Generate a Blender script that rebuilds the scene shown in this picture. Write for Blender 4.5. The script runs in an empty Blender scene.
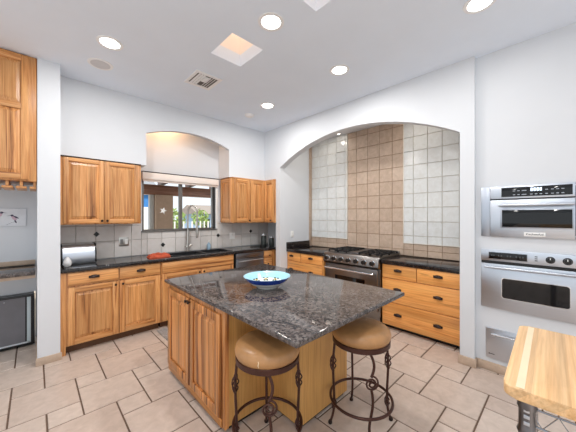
import bpy, bmesh, math, random
from mathutils import Vector, Matrix
random.seed(7)
R = math.radians
PI = math.pi
SC = bpy.context.scene
COL = SC.collection

def S(r, g, b, a=1.0):
    f = lambda c: (c/12.92 if c <= .04045 else ((c+.055)/1.055)**2.4)
    return (f(r/255), f(g/255), f(b/255), a)

# ------------------------------------------------------------------ camera, world, exposure
cam = bpy.data.cameras.new('camera')
cam.sensor_width = 36; cam.lens = 265/576*36; cam.shift_y = .5/576
cam.clip_start = .05
CAM = bpy.data.objects.new('camera', cam); COL.objects.link(CAM)
CAM.location = (0, 0, 1.47); CAM.rotation_euler = (R(90), 0, math.atan2(277, 265)-R(90))
SC.camera = CAM

world = bpy.data.worlds.new('daylight'); SC.world = world; world.use_nodes = True
bg = world.node_tree.nodes['Background']
bg.inputs[0].default_value = (.88, .945, 1, 1); bg.inputs[1].default_value = 1.2

SC.view_settings.view_transform = 'Standard'; SC.view_settings.look = 'None'
SC.view_settings.gamma = 1; SC.view_settings.exposure = -0.05
SC.cycles.use_denoising = True
SC.cycles.max_bounces = 10; SC.cycles.diffuse_bounces = 6
SC.cycles.sample_clamp_indirect = 6
sun = bpy.data.lights.new('sun', 'SUN'); sun.energy = 4.5; sun.angle = R(1); sun.color = (1, .95, .86)
SUN = bpy.data.objects.new('sun', sun); COL.objects.link(SUN); SUN.rotation_euler = (R(38), 0, R(-28))
CAN_POWER = 16
ALCOVE_POWER = 5

# ------------------------------------------------------------------ node helpers
def newmat(name):
    m = bpy.data.materials.new(name); m.use_nodes = True
    nt = m.node_tree
    return m, nt, nt.nodes['Principled BSDF']
def N(nt, typ, **kw):
    n = nt.nodes.new(typ)
    for k, v in kw.items(): setattr(n, k, v)
    return n
def mathn(nt, op, a, b=None):
    n = N(nt, 'ShaderNodeMath', operation=op)
    for i, v in enumerate((a, b)):
        if v is None: continue
        if isinstance(v, (int, float)): n.inputs[i].default_value = v
        else: nt.links.new(v, n.inputs[i])
    return n.outputs[0]
def mixc(nt, fac, a, b, blend='MIX'):
    n = N(nt, 'ShaderNodeMix', data_type='RGBA', blend_type=blend)
    for i, v in ((0, fac), (6, a), (7, b)):
        if isinstance(v, (int, float)): n.inputs[i].default_value = v
        elif isinstance(v, tuple): n.inputs[i].default_value = v
        else: nt.links.new(v, n.inputs[i])
    return n.outputs[2]
def ramp(nt, fac, stops, interp='LINEAR'):
    n = N(nt, 'ShaderNodeValToRGB'); n.color_ramp.interpolation = interp
    e = n.color_ramp.elements
    while len(e) < len(stops): e.new(.5)
    for el, (p, c) in zip(e, stops): el.position = p; el.color = c
    nt.links.new(fac, n.inputs[0]); return n.outputs[0]
def coords(nt, scale=(1, 1, 1), jitter=True):
    tc = N(nt, 'ShaderNodeTexCoord'); v = tc.outputs['Object']
    if jitter:
        oi = N(nt, 'ShaderNodeObjectInfo')
        k = mathn(nt, 'MULTIPLY', oi.outputs['Random'], 31.7)
        add = N(nt, 'ShaderNodeVectorMath', operation='ADD')
        nt.links.new(v, add.inputs[0]); nt.links.new(k, add.inputs[1]); v = add.outputs[0]
    mp = N(nt, 'ShaderNodeMapping'); mp.inputs['Scale'].default_value = scale
    nt.links.new(v, mp.inputs[0]); return v, mp.outputs[0]
def noise(nt, vec, scale, detail=4, rough=.55, dist=0):
    n = N(nt, 'ShaderNodeTexNoise'); n.inputs['Scale'].default_value = scale
    n.inputs['Detail'].default_value = detail; n.inputs['Roughness'].default_value = rough
    n.inputs['Distortion'].default_value = dist
    nt.links.new(vec, n.inputs['Vector']); return n.outputs['Fac']
def bump(nt, b, h, strength=.1, dist=.01):
    n = N(nt, 'ShaderNodeBump'); n.inputs['Strength'].default_value = strength; n.inputs['Distance'].default_value = dist
    nt.links.new(h, n.inputs['Height']); nt.links.new(n.outputs[0], b.inputs['Normal'])

def plain(name, col, rough=.5, metal=0.0, var=.04, nscale=12, bmp=0.0, coat=0.0, spec=None):
    m, nt, b = newmat(name)
    _, v = coords(nt)
    f = noise(nt, v, nscale, 5)
    d = tuple(c*(1-var) for c in col[:3])+(1,); l = tuple(min(1, c*(1+var)) for c in col[:3])+(1,)
    nt.links.new(ramp(nt, f, [(.3, d), (.7, l)]), b.inputs['Base Color'])
    b.inputs['Roughness'].default_value = rough; b.inputs['Metallic'].default_value = metal
    b.inputs['Coat Weight'].default_value = coat
    if spec is not None: b.inputs['Specular IOR Level'].default_value = spec
    if bmp: bump(nt, b, noise(nt, v, nscale*8, 3), bmp, .004)
    return m

def wood(name, axis, light, mid, dark, board=.075, streak=.55, rough=.33, contrast=1.0, stretch=.65, dist=1.0):
    m, nt, b = newmat(name)
    sc = [19, 19, 19]; sc[axis] = stretch
    raw, v = coords(nt, tuple(sc))
    n1 = noise(nt, v, 1.0, 6, .6, dist)
    c = ramp(nt, n1, [(.5-.22/contrast, dark), (.5-.12/contrast, mid), (.5-.02/contrast, light), (.5+.1/contrast, mid), (.5+.2/contrast, dark)])
    sf = [110, 110, 110]; sf[axis] = 3.5
    mp = N(nt, 'ShaderNodeMapping'); mp.inputs['Scale'].default_value = sf; nt.links.new(raw, mp.inputs[0])
    n2 = noise(nt, mp.outputs[0], 1.0, 3)
    c = mixc(nt, .5, c, ramp(nt, n2, [(.3, (.6, .5, .42, 1)), (.6, (1, 1, 1, 1))]), 'MULTIPLY')
    ss = [9, 9, 9]; ss[axis] = .55
    mp3 = N(nt, 'ShaderNodeMapping'); mp3.inputs['Scale'].default_value = ss; mp3.inputs['Location'].default_value = (3.1, 7.7, 1.3)
    nt.links.new(raw, mp3.inputs[0])
    n3 = noise(nt, mp3.outputs[0], 1.0, 5, .65, 2.0)
    c = mixc(nt, mathn(nt, 'MULTIPLY', ramp(nt, n3, [(.6, (0, 0, 0, 1)), (.7, (1, 1, 1, 1))]), streak), c, dark)
    sx = N(nt, 'ShaderNodeSeparateXYZ'); nt.links.new(raw, sx.inputs[0])
    if axis == 2: q = mathn(nt, 'ADD', sx.outputs[0], sx.outputs[1])
    elif axis == 0: q = mathn(nt, 'ADD', sx.outputs[1], sx.outputs[2])
    else: q = sx.outputs[2]
    q = mathn(nt, 'FLOOR', mathn(nt, 'DIVIDE', q, board))
    wn = N(nt, 'ShaderNodeTexWhiteNoise', noise_dimensions='1D'); nt.links.new(q, wn.inputs['W'])
    hsv = N(nt, 'ShaderNodeHueSaturation'); nt.links.new(c, hsv.inputs['Color'])
    nt.links.new(mathn(nt, 'ADD', mathn(nt, 'MULTIPLY', wn.outputs[0], .36*contrast), 1-.2*contrast), hsv.inputs['Value'])
    nt.links.new(hsv.outputs[0], b.inputs['Base Color'])
    b.inputs['Roughness'].default_value = rough
    return m

def granite(name, base, mid, lightc, darkc, rough=.08, fleck=.5, vein=None, size=85):
    m, nt, b = newmat(name)
    raw, v = coords(nt, jitter=False)
    big = noise(nt, v, 7, 5, .6, .8)
    c = ramp(nt, big, [(.35, base), (.65, mid)])
    med = noise(nt, v, 42, 4, .7)
    c = mixc(nt, ramp(nt, med, [(.5, (0, 0, 0, 1)), (.62, (1, 1, 1, 1))]), c, darkc)
    vo = N(nt, 'ShaderNodeTexVoronoi'); vo.inputs['Scale'].default_value = size; nt.links.new(v, vo.inputs['Vector'])
    sp = N(nt, 'ShaderNodeSeparateColor'); nt.links.new(vo.outputs['Color'], sp.inputs[0])
    c = mixc(nt, mathn(nt, 'MULTIPLY', ramp(nt, sp.outputs[0], [(.70, (0, 0, 0, 1)), (.78, (1, 1, 1, 1))]), fleck), c, lightc)
    c = mixc(nt, mathn(nt, 'MULTIPLY', ramp(nt, sp.outputs[1], [(.74, (0, 0, 0, 1)), (.8, (1, 1, 1, 1))]), .8), c, darkc)
    if vein:
        mpv = N(nt, 'ShaderNodeMapping'); mpv.inputs['Rotation'].default_value = (0, 0, .7); mpv.inputs['Scale'].default_value = (7, 2.6, 5)
        nt.links.new(raw, mpv.inputs[0])
        nv = noise(nt, mpv.outputs[0], 1.0, 4, .6, 1.2)
        band = mathn(nt, 'ABSOLUTE', mathn(nt, 'SUBTRACT', nv, .62))
        c = mixc(nt, ramp(nt, band, [(.009, (1, 1, 1, 1)), (.018, (0, 0, 0, 1))]), c, vein)
    nt.links.new(c, b.inputs['Base Color']); b.inputs['Roughness'].default_value = rough
    return m

def tile(name, dark, light, rough=.35, mott=.12):
    """glazed tiles; every tile carries a number 0..1 in the attribute 'shade' that sets its own tone"""
    m, nt, b = newmat(name)
    at = N(nt, 'ShaderNodeAttribute', attribute_name='shade')
    c = ramp(nt, at.outputs['Fac'], [(0, dark), (1, light)])
    _, v = coords(nt, jitter=False)
    n = noise(nt, v, 14, 6, .62, .6)
    g = 1-mott
    c = mixc(nt, 1.0, c, ramp(nt, n, [(.28, (g, g*.98, g*.95, 1)), (.7, (1, 1, 1, 1))]), 'MULTIPLY')
    nt.links.new(c, b.inputs['Base Color']); b.inputs['Roughness'].default_value = rough
    bump(nt, b, n, .12, .004)
    return m

def glow(name, col, strength):
    m, nt, b = newmat(name)
    b.inputs['Base Color'].default_value = col; b.inputs['Emission Color'].default_value = col
    b.inputs['Emission Strength'].default_value = strength
    return m

def steel(name, col, rough=.28, axis=0, aniso=.0):
    m, nt, b = newmat(name)
    sc = [220, 220, 220]; sc[axis] = 2
    _, v = coords(nt, tuple(sc))
    n = noise(nt, v, 1, 2)
    nt.links.new(ramp(nt, n, [(.3, tuple(c*.96 for c in col[:3])+(1,)), (.7, col)]), b.inputs['Base Color'])
    b.inputs['Metallic'].default_value = 1
    nt.links.new(mathn(nt, 'ADD', mathn(nt, 'MULTIPLY', n, .05), rough-.025), b.inputs['Roughness'])
    return m

HL, HM, HD = S(222, 166, 107), S(198, 135, 78), S(122, 74, 40)
RL, RM, RD = S(236, 172, 100), S(222, 150, 80), S(140, 84, 44)
WV = wood('honey_hickory_upright', 2, HL, HM, HD)
WX = wood('honey_hickory_level', 0, HL, HM, HD)
WVI = wood('striped_hickory_upright', 2, S(212, 150, 92), S(188, 122, 66), S(112, 64, 32), .045, .5, .33, 1.5, .25, .4)
WXR = wood('amber_hickory_level', 0, RL, RM, S(110, 64, 32), .11, .7, .33, .85)
WVR = wood('amber_hickory_upright', 2, RL, RM, RD)
PLY = wood('plywood_panel', 2, S(216, 164, 96), S(208, 154, 86), S(196, 142, 76), .6, .1, .4, .5)
BUTCH = wood('butcher_block', 0, S(238, 198, 148), S(230, 184, 130), S(206, 152, 96), .03, .1, .4, .9, .3, .3)
WALL = plain('white_wall_paint', S(214, 217, 221), .85, var=.012, nscale=3, bmp=.06)
CEIL = plain('ceiling_paint', S(227, 236, 247), .9, var=.015, nscale=3, bmp=.08)
WHITE = plain('white_plastic', S(238, 238, 236), .4, var=.01)
GRAN = granite('grey_granite', S(78, 68, 64), S(104, 96, 93), S(140, 133, 129), S(46, 42, 42), .07, .32, S(34, 30, 30))
DGRAN = granite('dark_granite', S(36, 31, 31), S(44, 38, 37), S(88, 78, 73), S(20, 18, 19), .05, .2, None, 140)
FLOORT = tile('floor_tile', S(197, 178, 165), S(211, 195, 183), .36, .2)
GROUT = plain('brown_grout', S(104, 84, 70), .9, var=.1, nscale=30)
TANT = tile('tan_tile', S(196, 174, 155), S(207, 186, 168), .3, .22)
GREYT = tile('pale_grey_tile', S(218, 221, 222), S(225, 228, 228), .16, .12)
TANG = plain('tan_grout', S(150, 124, 100), .9, var=.08, nscale=30)
SPLT = tile('splash_tile', S(204, 200, 197), S(220, 217, 214), .3, .08)
SPLG = plain('splash_grout', S(172, 165, 158), .9)
TRAV = plain('tan_stone_trim', S(190, 168, 148), .5, var=.1, nscale=20)
STEEL = steel('brushed_steel', S(204, 210, 219), .34)
STEELV = steel('brushed_steel_upright', S(182, 188, 198), .34, 2)
DSTEEL = steel('dark_steel', S(120, 120, 124), .3)
CHROME = plain('chrome', S(225, 227, 230), .12, 1.0, .01)
NICKEL = plain('brushed_nickel', S(186, 182, 176), .28, 1.0, .02)
BLACK = plain('black_enamel', S(20, 20, 22), .3, var=.1)
BGLASS = plain('black_glass', S(9, 9, 11), .06, var=.1)
IRON = plain('black_cast_iron', S(24, 24, 26), .6, var=.15)
BRONZE = plain('dark_bronze', S(48, 36, 32), .38, .6, .1)
STOOLM = plain('brown_wrought_iron', S(74, 46, 38), .38, .5, .15, 30)
LEATHER = plain('tan_leather', S(176, 130, 84), .34, 0, .17, 9, .15)
BLKSINK = plain('black_composite', S(30, 31, 34), .4, var=.2, nscale=60)
ALUM = plain('grey_aluminium', S(112, 108, 104), .4, .5)
WARMW = plain('warm_white_fabric', S(236, 226, 218), .8, var=.02)

# ------------------------------------------------------------------ mesh helpers
class MB:
    def __init__(s): s.bm = bmesh.new()
    def _mat(s, faces, mi):
        for f in faces: f.material_index = mi
    def box(s, x0, x1, y0, y1, z0, z1, bev=0.0, seg=2, mi=0):
        bm = s.bm
        v = [bm.verts.new(p) for p in ((x0,y0,z0),(x1,y0,z0),(x1,y1,z0),(x0,y1,z0),(x0,y0,z1),(x1,y0,z1),(x1,y1,z1),(x0,y1,z1))]
        fs = [bm.faces.new([v[i] for i in q]) for q in ((3,2,1,0),(4,5,6,7),(0,1,5,4),(1,2,6,5),(2,3,7,6),(3,0,4,7))]
        s._mat(fs, mi)
        if bev:
            ed = {e for f in fs for e in f.edges}
            r = bmesh.ops.bevel(bm, geom=list(ed), offset=bev, segments=seg, affect='EDGES', profile=.5)
            s._mat(r['faces'], mi)
        return s
    def prism(s, pts, a0, a1, axis='z', bev=0.0, mi=0, seg=2):
        """pts: outline in the two other axes (order xy, xz or yz); extruded from a0 to a1 along axis"""
        bm = s.bm
        def P(p, a): return {'z': (p[0], p[1], a), 'y': (p[0], a, p[1]), 'x': (a, p[0], p[1])}[axis]
        lo = [bm.verts.new(P(p, a0)) for p in pts]; hi = [bm.verts.new(P(p, a1)) for p in pts]
        fs = [bm.faces.new(lo), bm.faces.new(hi[::-1])]
        n = len(pts)
        for i in range(n): fs.append(bm.faces.new((lo[i], lo[(i+1) % n], hi[(i+1) % n], hi[i])))
        s._mat(fs, mi)
        if bev:
            ed = {e for f in fs[:2] for e in f.edges}
            r = bmesh.ops.bevel(bm, geom=list(ed), offset=bev, segments=seg, affect='EDGES', profile=.5)
            s._mat(r['faces'], mi)
        return s
    def strip(s, prof, top, a0, a1, axis):
        """wall whose lower edge follows prof [(t, z)] and whose upper edge is level at top"""
        bm = s.bm
        def P(t, z, a): return (a, t, z) if axis == 'x' else (t, a, z)
        V = [[bm.verts.new(P(t, z, a)) for a in (a0, a1) for z in (zb, top)] for t, zb in prof]
        for i in range(len(prof)-1):
            A, B = V[i], V[i+1]
            if abs(prof[i][0]-prof[i+1][0]) > 1e-6:
                bm.faces.new((A[0], B[0], B[1], A[1])); bm.faces.new((A[2], A[3], B[3], B[2]))
                bm.faces.new((A[1], B[1], B[3], A[3]))
            bm.faces.new((A[0], A[2], B[2], B[0]))
        bm.faces.new((V[0][0], V[0][1], V[0][3], V[0][2])); L = V[-1]; bm.faces.new((L[0], L[2], L[3], L[1]))
        bmesh.ops.remove_doubles(bm, verts=bm.verts[:], dist=1e-5)
        return s
    def plate(s, us, vs, skip, w0, w1, axis, bev=0.0):
        """board with rectangular holes: us x vs grid of cells, the cells in skip left out"""
        bm = s.bm
        def P(u, v, w): return {'z': (u, v, w), 'y': (u, w, v), 'x': (w, u, v)}[axis]
        V = {}
        def g(i, j, k):
            if (i, j, k) not in V: V[(i, j, k)] = bm.verts.new(P(us[i], vs[j], (w0, w1)[k]))
            return V[(i, j, k)]
        on = lambda i, j: 0 <= i < len(us)-1 and 0 <= j < len(vs)-1 and (i, j) not in skip
        for i in range(len(us)-1):
            for j in range(len(vs)-1):
                if not on(i, j): continue
                for k in (0, 1): bm.faces.new((g(i,j,k), g(i+1,j,k), g(i+1,j+1,k), g(i,j+1,k)))
                for di, dj, a, b in ((-1,0,(i,j),(i,j+1)), (1,0,(i+1,j),(i+1,j+1)), (0,-1,(i,j),(i+1,j)), (0,1,(i,j+1),(i+1,j+1))):
                    if not on(i+di, j+dj): bm.faces.new((g(*a,0), g(*b,0), g(*b,1), g(*a,1)))
        if bev:
            bm.normal_update(); bmesh.ops.recalc_face_normals(bm, faces=bm.faces[:])
            ed = [e for e in bm.edges if len(e.link_faces) == 2 and e.calc_face_angle(0) > 1.2]
            bmesh.ops.bevel(bm, geom=ed, offset=bev, segments=2, affect='EDGES', profile=.5)
        return s
    def lathe(s, prof, c=(0, 0, 0), n=32, mi=0, mis=None, axis='z', cap=True):
        bm = s.bm
        def P(r, h, a):
            x, y = r*math.cos(a), r*math.sin(a)
            p = {'z': (x, y, h), 'y': (x, h, y), 'x': (h, x, y)}[axis]
            return (c[0]+p[0], c[1]+p[1], c[2]+p[2])
        rings = []
        for r, h in prof:
            if r < 1e-6: rings.append([bm.verts.new(P(0, h, 0))])
            else: rings.append([bm.verts.new(P(r, h, 2*PI*k/n)) for k in range(n)])
        for q in range(len(rings)-1):
            A, B = rings[q], rings[q+1]; m = mis[q] if mis else mi
            for k in range(n):
                k2 = (k+1) % n
                if len(A) == 1 and len(B) == 1: break
                if len(A) == 1: f = bm.faces.new((A[0], B[k2], B[k]))
                elif len(B) == 1: f = bm.faces.new((A[k], A[k2], B[0]))
                else: f = bm.faces.new((A[k], A[k2], B[k2], B[k]))
                f.material_index = m
        if cap:
            for ring, m in ((rings[0], 0), (rings[-1], -1)):
                if len(ring) > 1: f = bm.faces.new(ring); f.material_index = (mis[m] if mis else mi)
        return s
    def tube(s, pts, r, n=10, closed=False, mi=0):
        bm = s.bm; pts = [Vector(p) for p in pts]; m = len(pts)
        rr = r if isinstance(r, (list, tuple)) else [r]*m
        T = []
        for i in range(m):
            if closed: t = pts[(i+1) % m]-pts[i-1]
            else: t = pts[min(i+1, m-1)]-pts[max(i-1, 0)]
            T.append(t.normalized())
        u = T[0].orthogonal().normalized(); rings = []
        for i in range(m):
            u = (u-T[i]*u.dot(T[i])).normalized(); w = T[i].cross(u)
            rings.append([bm.verts.new(pts[i]+(u*math.cos(2*PI*k/n)+w*math.sin(2*PI*k/n))*rr[i]) for k in range(n)])
        for i in range(m if closed else m-1):
            A, B = rings[i], rings[(i+1) % m]
            off = 0
            if closed and i == m-1:
                off = min(range(n), key=lambda o: sum((A[k].co-B[(k+o) % n].co).length for k in range(n)))
            for k in range(n):
                f = bm.faces.new((A[k], A[(k+1) % n], B[(k+1+off) % n], B[(k+off) % n])); f.material_index = mi
        if not closed:
            bm.faces.new(rings[0][::-1]).material_index = mi; bm.faces.new(rings[-1]).material_index = mi
        return s
    def ball(s, c, r, sx=1, sy=1, sz=1, n=16, mi=0, keep=None):
        res = bmesh.ops.create_uvsphere(s.bm, u_segments=n, v_segments=max(6, n//2), radius=1)
        vs = res['verts']
        fs = {f for v in vs for f in v.link_faces}; s._mat(fs, mi)
        if keep:
            kill = [v for v in vs if not keep(v.co)]; vs = [v for v in vs if keep(v.co)]
            bmesh.ops.delete(s.bm, geom=kill, context='VERTS')
        for v in vs: v.co = Vector((c[0]+v.co.x*r*sx, c[1]+v.co.y*r*sy, c[2]+v.co.z*r*sz))
        return s
    def build(s, name, mats, parent=None, smooth=True, angle=38):
        bmesh.ops.recalc_face_normals(s.bm, faces=s.bm.faces[:])
        me = bpy.data.meshes.new(name); s.bm.to_mesh(me); s.bm.free()
        for m in (mats if isinstance(mats, (list, tuple)) else [mats]): me.materials.append(m)
        if smooth:
            me.polygons.foreach_set('use_smooth', [True]*len(me.polygons)); me.set_sharp_from_angle(angle=R(angle))
        o = bpy.data.objects.new(name, me); COL.objects.link(o)
        if parent: o.parent = parent
        return o

def thing(name, label, cat, loc=(0, 0, 0), rz=0, group=None):
    o = bpy.data.objects.new(name, None); COL.objects.link(o)
    o.empty_display_size = .1
    o.location = loc; o.rotation_euler = (0, 0, rz)
    return tag(o, label, cat, group)
def tag(o, label, cat, group=None, kind=None):
    o['label'] = label; o['category'] = cat
    if group: o['group'] = group
    if kind: o['kind'] = kind
    return o
def struct(o): o['kind'] = 'structure'; return o
def copy_tree(o, parent=None):
    c = o.copy(); COL.objects.link(c)
    if parent: c.parent = parent
    for ch in list(o.children): copy_tree(ch, c)
    return c
def tiles(name, cells, mats, axis, w0, w1, gap=.005, parent=None, backing=True, seed=1, flip=1):
    """cells: (u0,u1,v0,v1) rectangles; each becomes one bevelled tile with its own shade; w0 backing plane, w1 tile face"""
    rnd = random.Random(seed); bm = bmesh.new(); lay = bm.loops.layers.float.new('shade') if False else None
    P = lambda u, v, w: {'z': (u, v, w), 'y': (u, w, v), 'x': (w, u, v)}[axis]
    shades = []
    b = gap*.55; wm = w1-(w1-w0)*.35
    for (u0, u1, v0, v1) in cells:
        sh = rnd.random(); h = gap/2
        a = [bm.verts.new(P(u, v, w0)) for u, v in ((u0+h,v0+h),(u1-h,v0+h),(u1-h,v1-h),(u0+h,v1-h))]
        m = [bm.verts.new(P(u, v, wm)) for u, v in ((u0+h,v0+h),(u1-h,v0+h),(u1-h,v1-h),(u0+h,v1-h))]
        t = [bm.verts.new(P(u, v, w1)) for u, v in ((u0+h+b,v0+h+b),(u1-h-b,v0+h+b),(u1-h-b,v1-h-b),(u0+h+b,v1-h-b))]
        for i in range(4):
            j = (i+1) % 4
            bm.faces.new((a[i], a[j], m[j], m[i])); bm.faces.new((m[i], m[j], t[j], t[i]))
        bm.faces.new(t); shades += [sh]*9
        if backing:
            q = [bm.verts.new(P(u, v, w0+(w1-w0)*.3)) for u, v in ((u0,v0),(u1,v0),(u1,v1),(u0,v1))]
            bm.faces.new(q).material_index = 1; shades.append(0)
    bm.normal_update()
    want = {'z': Vector((0,0,1)), 'y': Vector((0,1,0)), 'x': Vector((1,0,0))}[axis]*(1 if w1 > w0 else -1)
    me = bpy.data.meshes.new(name); 
    for f in bm.faces:
        if f.normal.dot(want) < -.01: f.normal_flip()
    bm.to_mesh(me); bm.free()
    at = me.attributes.new('shade', 'FLOAT', 'FACE'); at.data.foreach_set('value', shades)
    for m in mats: me.materials.append(m)
    o = bpy.data.objects.new(name, me); COL.objects.link(o)
    if parent: o.parent = parent
    return o

# ------------------------------------------------------------------ the setting
CZ = 3.03          # ceiling
FX0, FX1, FY0, FY1 = -2.6, 3.95, -2.6, 4.8
# floor: hopscotch pattern of large tiles (two units) and small ones (one unit)
U = .2035; ox, oy = -.139, 3.078
cells = []
for i in range(-25, 26):
    for j in range(-25, 26):
        x = ox+(2*i+j)*U; y = oy+(-i+2*j)*U
        for (u0, u1, v0, v1) in ((x, x+U, y, y+U), (x+U, x+3*U, y-0*U, y+2*U)):
            u0, u1, v0, v1 = max(u0, FX0), min(u1, FX1), max(v0, FY0), min(v1, FY1)
            if u1-u0 > .02 and v1-v0 > .02: cells.append((u0, u1, v0, v1))
fl = struct(tiles('floor', cells, [FLOORT, GROUT], 'z', -.02, 0, .0075, backing=False, seed=3))
struct(MB().box(FX0, FX1, FY0, FY1, -.12, -.0045).build('floor_grout_bed', GROUT, fl))

# ceiling with two skylight wells
SK = [(1.215, 1.56, 1.955, 2.335), (1.215, 1.548, .93, 1.309)]
struct(MB().plate([FX0, SK[0][0], SK[1][1], FX1], [FY0, SK[1][2], SK[1][3], SK[0][2], SK[0][3], FY1], {(1, 1), (1, 3)}, CZ, CZ+.12, 'z').build('ceiling', CEIL))
SHAFT = plain('skylight_well_paint', S(244, 236, 228), .8, var=.01)
PANE = glow('skylight_pane', S(255, 238, 224), 2.2)
for n, (a, b_, c, d) in enumerate(SK):
    b_ = SK[1][1]
    m = MB(); h0, h1 = CZ+.12, CZ+.55
    for q in ((a-.03, a, c-.03, d+.03), (b_, b_+.03, c-.03, d+.03), (a, b_, c-.03, c), (a, b_, d, d+.03)): m.box(q[0], q[1], q[2], q[3], h0, h1)
    w = struct(m.build('window_%d' % (n+2), SHAFT))
    struct(MB().box(a, b_, c, d, h1-.02, h1).build('skylight_pane', PANE, w))

# back wall with window opening, and the bulkhead with the arched alcove above it
WX0, WX1, WZ0, WZ1 = 1.115, 2.268, 1.258, 2.09
struct(MB().plate([.192, WX0, WX1, 3.93], [0, WZ0, WZ1, CZ], {(1, 1)}, 4.2, 4.36, 'y').build('wall_back', WALL))
def arc(a, b, z0, rise, n):
    w = (b-a)/2; r = (w*w+rise*rise)/(2*rise); cz = z0+rise-r
    return [(a+(b-a)*i/n, cz+math.sqrt(max(0, r*r-((a+(b-a)*i/n)-(a+w))**2))) for i in range(n+1)]
prof = [(.192, 2.15), (1.078, 2.15)]+arc(1.078, 2.337, 2.585, .125, 28)+[(2.337, 2.13), (3.45, 2.13)]
struct(MB().strip(prof, CZ, 3.86, 3.93, 'y').box(.192, 1.078, 3.93, 4.2, 2.15, CZ).box(2.337, 3.45, 3.93, 4.2, 2.13, CZ).build('wall_back_bulkhead', WALL))
# right wall with the wide cooking arch
prof = [(.608, 0), (.731, 0)]+arc(.731, 3.431, 2.32, .365, 48)+[(3.431, 0), (3.54, 0), (3.54, 2.13), (3.86, 2.13)]
struct(MB().strip(prof, CZ, 3.09, 3.21, 'x').build('wall_right', WALL))
struct(MB().box(3.21, 3.93, 3.431, 3.54, 0, 2.13).box(3.21, 3.93, 3.431, 3.54, 2.13, 3.03).box(3.45, 3.57, 3.54, 4.2, 0, 2.13).build('wall_partition', WALL))
struct(MB().box(3.21, 3.93, .611, .731, 0, 3.03).build('wall_range_side', WALL))
struct(MB().box(3.93, 4.05, .61, 3.54, 0, 3.03).build('wall_range', WALL))
struct(MB().box(3.21, 3.93, .731, 3.431, 2.905, 2.99).build('ceiling_range_niche', WALL))
# oven wall with openings for the built-in ovens
struct(MB().plate([-2.6, -.12, .515, .55, .608], [0, .145, .395, .63, 1.14, 1.30, 1.735, CZ], {(1, 1), (1, 3), (1, 5), (2, 3), (2, 5)}, 3.145, 3.205, 'x').build('wall_oven', WALL))
struct(MB().box(3.205, 3.95, -2.6, -2.5, 0, CZ).build('wall_oven_return', WALL))
# pier and nook
struct(MB().box(.020, .192, 3.585, 4.36, 0, CZ).build('wall_pier', WALL))
struct(MB().plate([-2.6, -.62, .008, .020], [0, .6, CZ], {(1, 0)}, 4.28, 4.34, 'y').build('wall_nook', WALL))
struct(MB().box(.008, .204, 3.572, 3.585, 0, .075, .003).box(.008, .020, 3.585, 4.28, 0, .075, .003).build('baseboard_pier', TRAV))
struct(MB().box(3.077, 3.09, .596, .743, 0, .085, .003).box(3.09, 3.145, .595, .608, 0, .085, .003).box(3.09, 3.21, .731, .742, 0, .085, .003).build('baseboard_right', TRAV))
struct(MB().box(3.132, 3.145, -2.5, .594, 0, .085, .003).build('baseboard_oven', TRAV))

# splash tiles on the back wall
vx = [.369+.2027*k for k in range(-1, 17)]
xs = sorted([.192, 3.45, WX0-.012, WX1+.03]+[v for v in vx if .25 < v < 3.43 and min(abs(v-WX0), abs(v-WX1-.03)) > .03])
cells = []
for a, b_ in zip(xs, xs[1:]):
    mid = (a+b_)/2
    cells.append((a, b_, .917, 1.142))
    if WX0-.012 < mid < WX1+.03: cells.append((a, b_, 1.142, WZ0-.012))
    else: cells += [(a, b_, 1.142, 1.345), (a, b_, 1.345, 1.38)]
spl = struct(tiles('trim_1', cells, [SPLT, SPLG], 'y', 4.2, 4.19, .005, seed=5))
for x, z in ((.579, 1.241), (1.398, 1.045), (2.317, 1.142), (3.012, 1.188)):
    struct(MB().prism([(x-.034, z), (x, z-.034), (x+.034, z), (x, z+.034)], 4.183, 4.19, 'y', .0015).build('diamond_inset', BLACK, spl))
vy = [3.54+.2*k for k in range(5)]
# range wall: tan tiles with two pale grey fields
zz = [.90+.0]+[.99+.2025*k for k in range(0, 10)]+[2.905]
def grid(ys, zs): return [(a, b_, c, d) for a, b_ in zip(ys, ys[1:]) for c, d in zip(zs, zs[1:])]
yc = [1.636, 1.812, 2.02, 2.224, 2.431, 2.606]
yl = [2.606, 2.653, 2.841, 3.045, 3.24, 3.431]
yr = [.731, .931, 1.093+.035, 1.29+.02, 1.50, 1.636]
zg = [1.085]+[z for z in zz if z > 1.12]
rw = struct(tiles('trim_2', grid(yc, zz)+grid(yl, [.90, .99, 1.085])+grid(yr, [.90, .99, 1.085]), [TANT, TANG], 'x', 3.93, 3.92, .006, seed=8))
GREYG = plain('grey_grout', S(208, 199, 186), .9, var=.06, nscale=30)
rg = struct(tiles('trim_3', grid(yl, zg)+grid(yr, zg), [GREYT, GREYG], 'x', 3.93, 3.914, .005, seed=9))
m = MB()
m.box(3.905, 3.92, 2.600, 2.612, 1.085, 2.905, .003).box(3.905, 3.92, 1.630, 1.642, 1.085, 2.905, .003).box(3.905, 3.92, .735, 1.636, 1.079, 1.089, .003).box(3.905, 3.92, 2.606, 3.415, 1.079, 1.089, .003)
struct(m.build('trim_4', plain('pale_edge_strip', S(226, 222, 214), .3)))
struct(MB().box(3.84, 3.918, 3.417, 3.430, .905, 2.90, .002).build('trim_5', TANT))
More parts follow.
